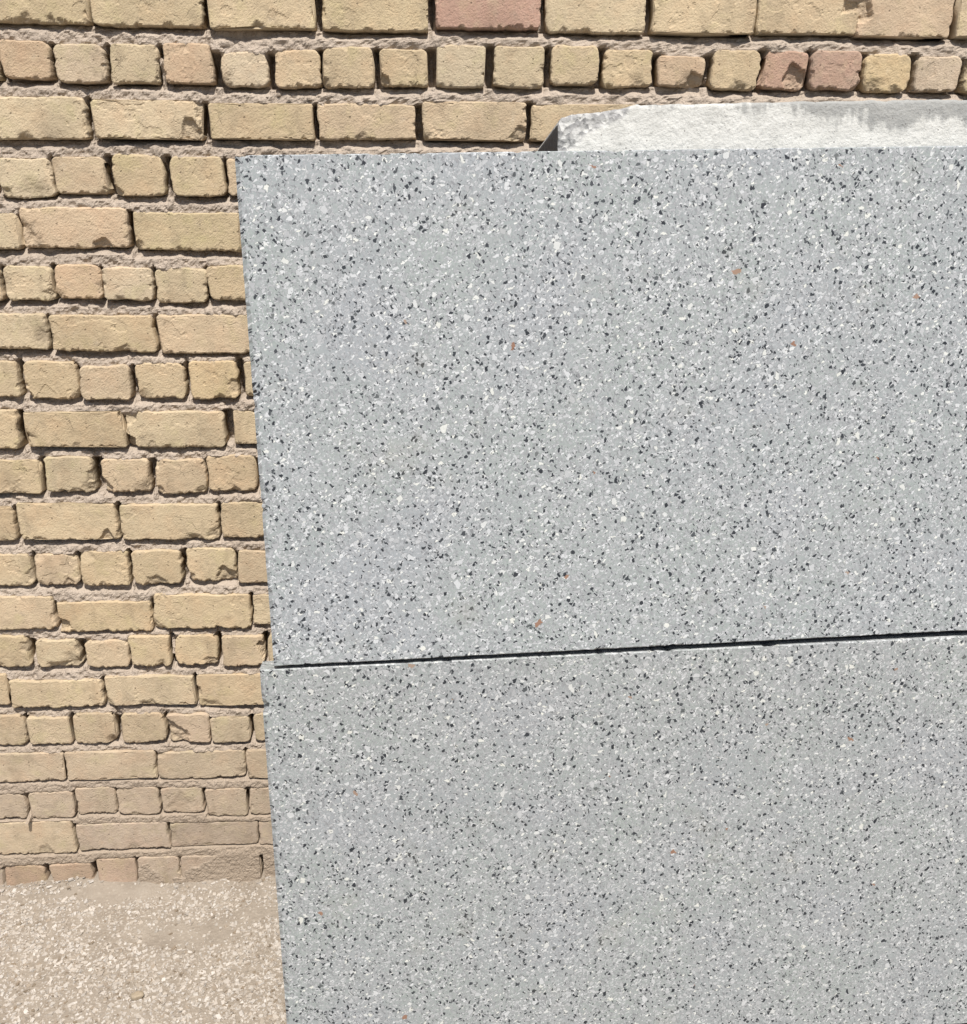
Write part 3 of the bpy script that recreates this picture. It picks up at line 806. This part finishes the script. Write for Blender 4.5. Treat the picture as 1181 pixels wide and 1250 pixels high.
# ------------------------------------------------------------------ white concrete block behind the slabs
xs = np.concatenate([np.arange(0.5213, 0.70, 0.0026), np.arange(0.70, 1.30, 0.006), np.linspace(1.30, 1.95, 14)])
s1 = np.concatenate([np.linspace(0, 0.90, 6), np.linspace(0.90, 1.0, 62)[1:]])
tx = [0.5213, 0.527, 0.546, 0.575, 0.601, 0.630, 0.656, 0.80, 0.941, 1.22, 2.0]
tz = [0.050, 0.0605, 0.0655, 0.068, 0.070, 0.0755, 0.0795, 0.0805, 0.0828, 0.083, 0.083]
top = np.interp(xs, tx, tz) + 0.0028 * fbm(xs, xs * 0, 0.024, 611, 5, 0.7) - 0.0008
ZB = -1.722
BX, S = np.meshgrid(xs, s1)
BZ = ZB + S * (top[None, :] - ZB)
# rough broken corner on the left, boundary running down to the left
bd = 0.545 + (BZ - 0.010) * 1.55
cm = sstep(0.012, -0.008, BX - bd + 0.020 * fbm(BX, BZ, 0.03, 617, 3))
YB = 0.0015 * fbm(BX, BZ, 0.05, 619, 3) + 0.0006 * fbm(BX, BZ, 0.01, 620, 2)
YB = YB + cm * (0.003 + 0.0042 * fbm(BX, BZ, 0.014, 621, 3, 0.65))
rim = np.clip(1 - (top[None, :] - BZ) / 0.005, 0, 1)
YB = YB + 0.004 * rim ** 2 * (1 + 0.7 * fbm(BX, BZ, 0.012, 623, 2))
YB = np.where((BX < 0.5225), YB + 0.001, YB)
TH = 0.20
def splay(RB):
    k = sstep(0.60, 0.50, RB[:, 0])
    RB[:, 0] -= 0.024 * k
    RB[:, 2] -= 0.030 * sstep(0.56, 0.515, RB[:, 0]) * (RB[:, 2] > 0.0)
    return RB
Vb, Qb, rb = grid_shell(BX, BZ, YB, TH, splay)
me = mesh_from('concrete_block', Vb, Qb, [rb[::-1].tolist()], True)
float_attr(me, 'chip', np.concatenate([cm.ravel(), np.full(len(rb), 0.4)]))
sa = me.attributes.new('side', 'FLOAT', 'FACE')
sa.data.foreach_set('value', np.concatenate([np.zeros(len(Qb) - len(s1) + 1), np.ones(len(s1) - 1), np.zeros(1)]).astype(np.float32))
# the broken end gets vertices of its own, so that its darker grey colour does not bleed round the corner
me.polygons.foreach_set('use_smooth', np.concatenate([np.ones(len(Qb) - len(rb), bool), np.zeros(len(rb) + 1, bool)]))
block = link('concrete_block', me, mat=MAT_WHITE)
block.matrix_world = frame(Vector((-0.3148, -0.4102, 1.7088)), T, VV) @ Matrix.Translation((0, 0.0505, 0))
tag(block, 'white cement faced block with chipped corner, showing above the upper slab', 'concrete block')

# ------------------------------------------------------------------ stone chips on the ground
def chips_mesh(n, xr, yr, smin, smax, seed, keep):
    g = np.random.default_rng(seed)
    x = g.uniform(*xr, n); y = g.uniform(*yr, n)
    kp = keep(x, y, g.uniform(0, 1, n))
    x, y = x[kp], y[kp]; n = len(x)
    base = np.array([(-1, -1, -1), (1, -1, -1), (1, 1, -1), (-1, 1, -1), (-1, -1, 1), (1, -1, 1), (1, 1, 1), (-1, 1, 1)], float) * 0.5
    size = smin + (smax - smin) * g.uniform(0, 1, n) ** 2.2
    sc = np.stack([size * g.uniform(0.8, 1.35, n), size * g.uniform(0.6, 1.0, n), size * g.uniform(0.3, 0.6, n)], -1)
    v = base[None] * (1 + g.uniform(-0.5, 0.12, (n, 8, 3)))
    v = v * sc[:, None, :]
    a = g.uniform(0, 2 * math.pi, n); b = g.normal(0, 0.35, n); c = g.normal(0, 0.35, n)
    ca, sa, cb, sb, cc, sc_ = np.cos(a), np.sin(a), np.cos(b), np.sin(b), np.cos(c), np.sin(c)
    y1 = v[..., 1] * cb[:, None] - v[..., 2] * sb[:, None]; z1 = v[..., 1] * sb[:, None] + v[..., 2] * cb[:, None]
    x2 = v[..., 0] * cc[:, None] + z1 * sc_[:, None]; z2 = -v[..., 0] * sc_[:, None] + z1 * cc[:, None]
    x3 = x2 * ca[:, None] - y1 * sa[:, None]; y3 = x2 * sa[:, None] + y1 * ca[:, None]
    z0 = ground_z(x, y) + size * g.uniform(-0.20, 0.12, n)
    V = np.stack([x3 + x[:, None], y3 + y[:, None], z2 + z0[:, None]], -1)
    f = np.array([(0, 3, 2, 1), (4, 5, 6, 7), (0, 1, 5, 4), (1, 2, 6, 5), (2, 3, 7, 6), (3, 0, 4, 7)])
    F = (f[None] + 8 * np.arange(n)[:, None, None]).reshape(-1, 4)
    pal = np.array([(0.41, 0.372, 0.33), (0.38, 0.34, 0.295), (0.435, 0.402, 0.362), (0.34, 0.298, 0.252), (0.46, 0.428, 0.392), (0.25, 0.205, 0.16), (0.18, 0.14, 0.10)])
    ci = g.choice(len(pal), n, p=[0.25, 0.21, 0.18, 0.13, 0.10, 0.09, 0.04])
    colr = pal[ci] * g.uniform(0.88, 1.08, (n, 1))
    return V.reshape(-1, 3), F, np.repeat(np.c_[colr, np.ones(n)], 8, 0)
def under_slab(x, y):
    # footprint of the slabs and the block: no chips inside the stone
    return (x > -0.33) & (y > -0.60 + 0.03 * x) & (y < -0.515 + 0.03 * x)
def keep_near(x, y, u):
    dens = 0.95 + 0.4 * fbm(x, y, 0.12, 701, 3)
    dens = np.where(y > -0.05, dens - 0.55, dens)
    wob = 0.03 * fbm(x, y, 0.045, 733, 3); x_, y_ = x + wob, y + 0.6 * wob
    for (px, py, ra, rb_, k) in [(-0.615, -0.172, 0.150, 0.055, 1.0), (-0.44, -0.115, 0.06, 0.03, 1.0), (-0.80, -0.03, 0.09, 0.03, 0.9), (-0.99, -0.06, 0.12, 0.03, 0.35)]:
        dens = dens - k * np.exp(-(((x_ - px) / ra) ** 2 + ((y_ - py) / rb_) ** 2) ** 2)
    return (u < dens) & ~under_slab(x, y)
def keep_far(x, y, u):
    inn = (x > -1.25) & (x < -0.05) & (y > -1.0)
    return (u < 0.72 + 0.5 * fbm(x, y, 0.12, 701, 3)) & ~inn & ~under_slab(x, y)
A1 = chips_mesh(46000, (-1.25, -0.05), (-1.0, 0.0), 0.0032, 0.0115, 801, keep_near)
A2 = chips_mesh(26000, (-2.4, 2.6), (-2.6, 0.0), 0.0065, 0.0170, 802, keep_far)
Vc = np.concatenate([A1[0], A2[0]]); Fc = np.concatenate([A1[1], A2[1] + len(A1[0])])
me = fast_quads('gravel', Vc, Fc, False)
a = me.attributes.new('chip_color', 'FLOAT_COLOR', 'POINT')
a.data.foreach_set('color', np.concatenate([A1[2], A2[2]]).astype(np.float32).ravel())
gravel = link('gravel', me, mat=MAT_GRAVEL)
tag(gravel, 'pale stone chips and dust strewn on the ground before the wall', 'gravel', kind='stuff')

# one larger tan pebble
import bmesh
bm = bmesh.new()
bmesh.ops.create_icosphere(bm, subdivisions=3, radius=1.0)
for vtx in bm.verts:
    c = vtx.co
    k = 1 + 0.16 * float(fbm(np.array([c.x * .5 + c.z * .3]), np.array([c.y * .5 - c.z * .2]), 0.6, 907, 3)[0])
    vtx.co = Vector((max(-0.82, min(0.9, c.x)) * 0.0155 * k, max(-0.8, c.y) * 0.0095 * k, max(-0.7, min(0.75, c.z)) * 0.0085 * k))
pm = bpy.data.meshes.new('pebble'); bm.to_mesh(pm); bm.free()
pm.polygons.foreach_set('use_smooth', np.ones(len(pm.polygons), bool))
peb = link('pebble', pm, mat=MAT_PEBBLE)
peb.location = (-0.66, -0.3628, float(ground_z(np.array([-0.66]), np.array([-0.3628]))[0]) + 0.007)
peb.rotation_euler = (0.1, 0.1, 0.5)
tag(peb, 'tan pebble, the largest stone lying among the pale gravel chips', 'pebble')
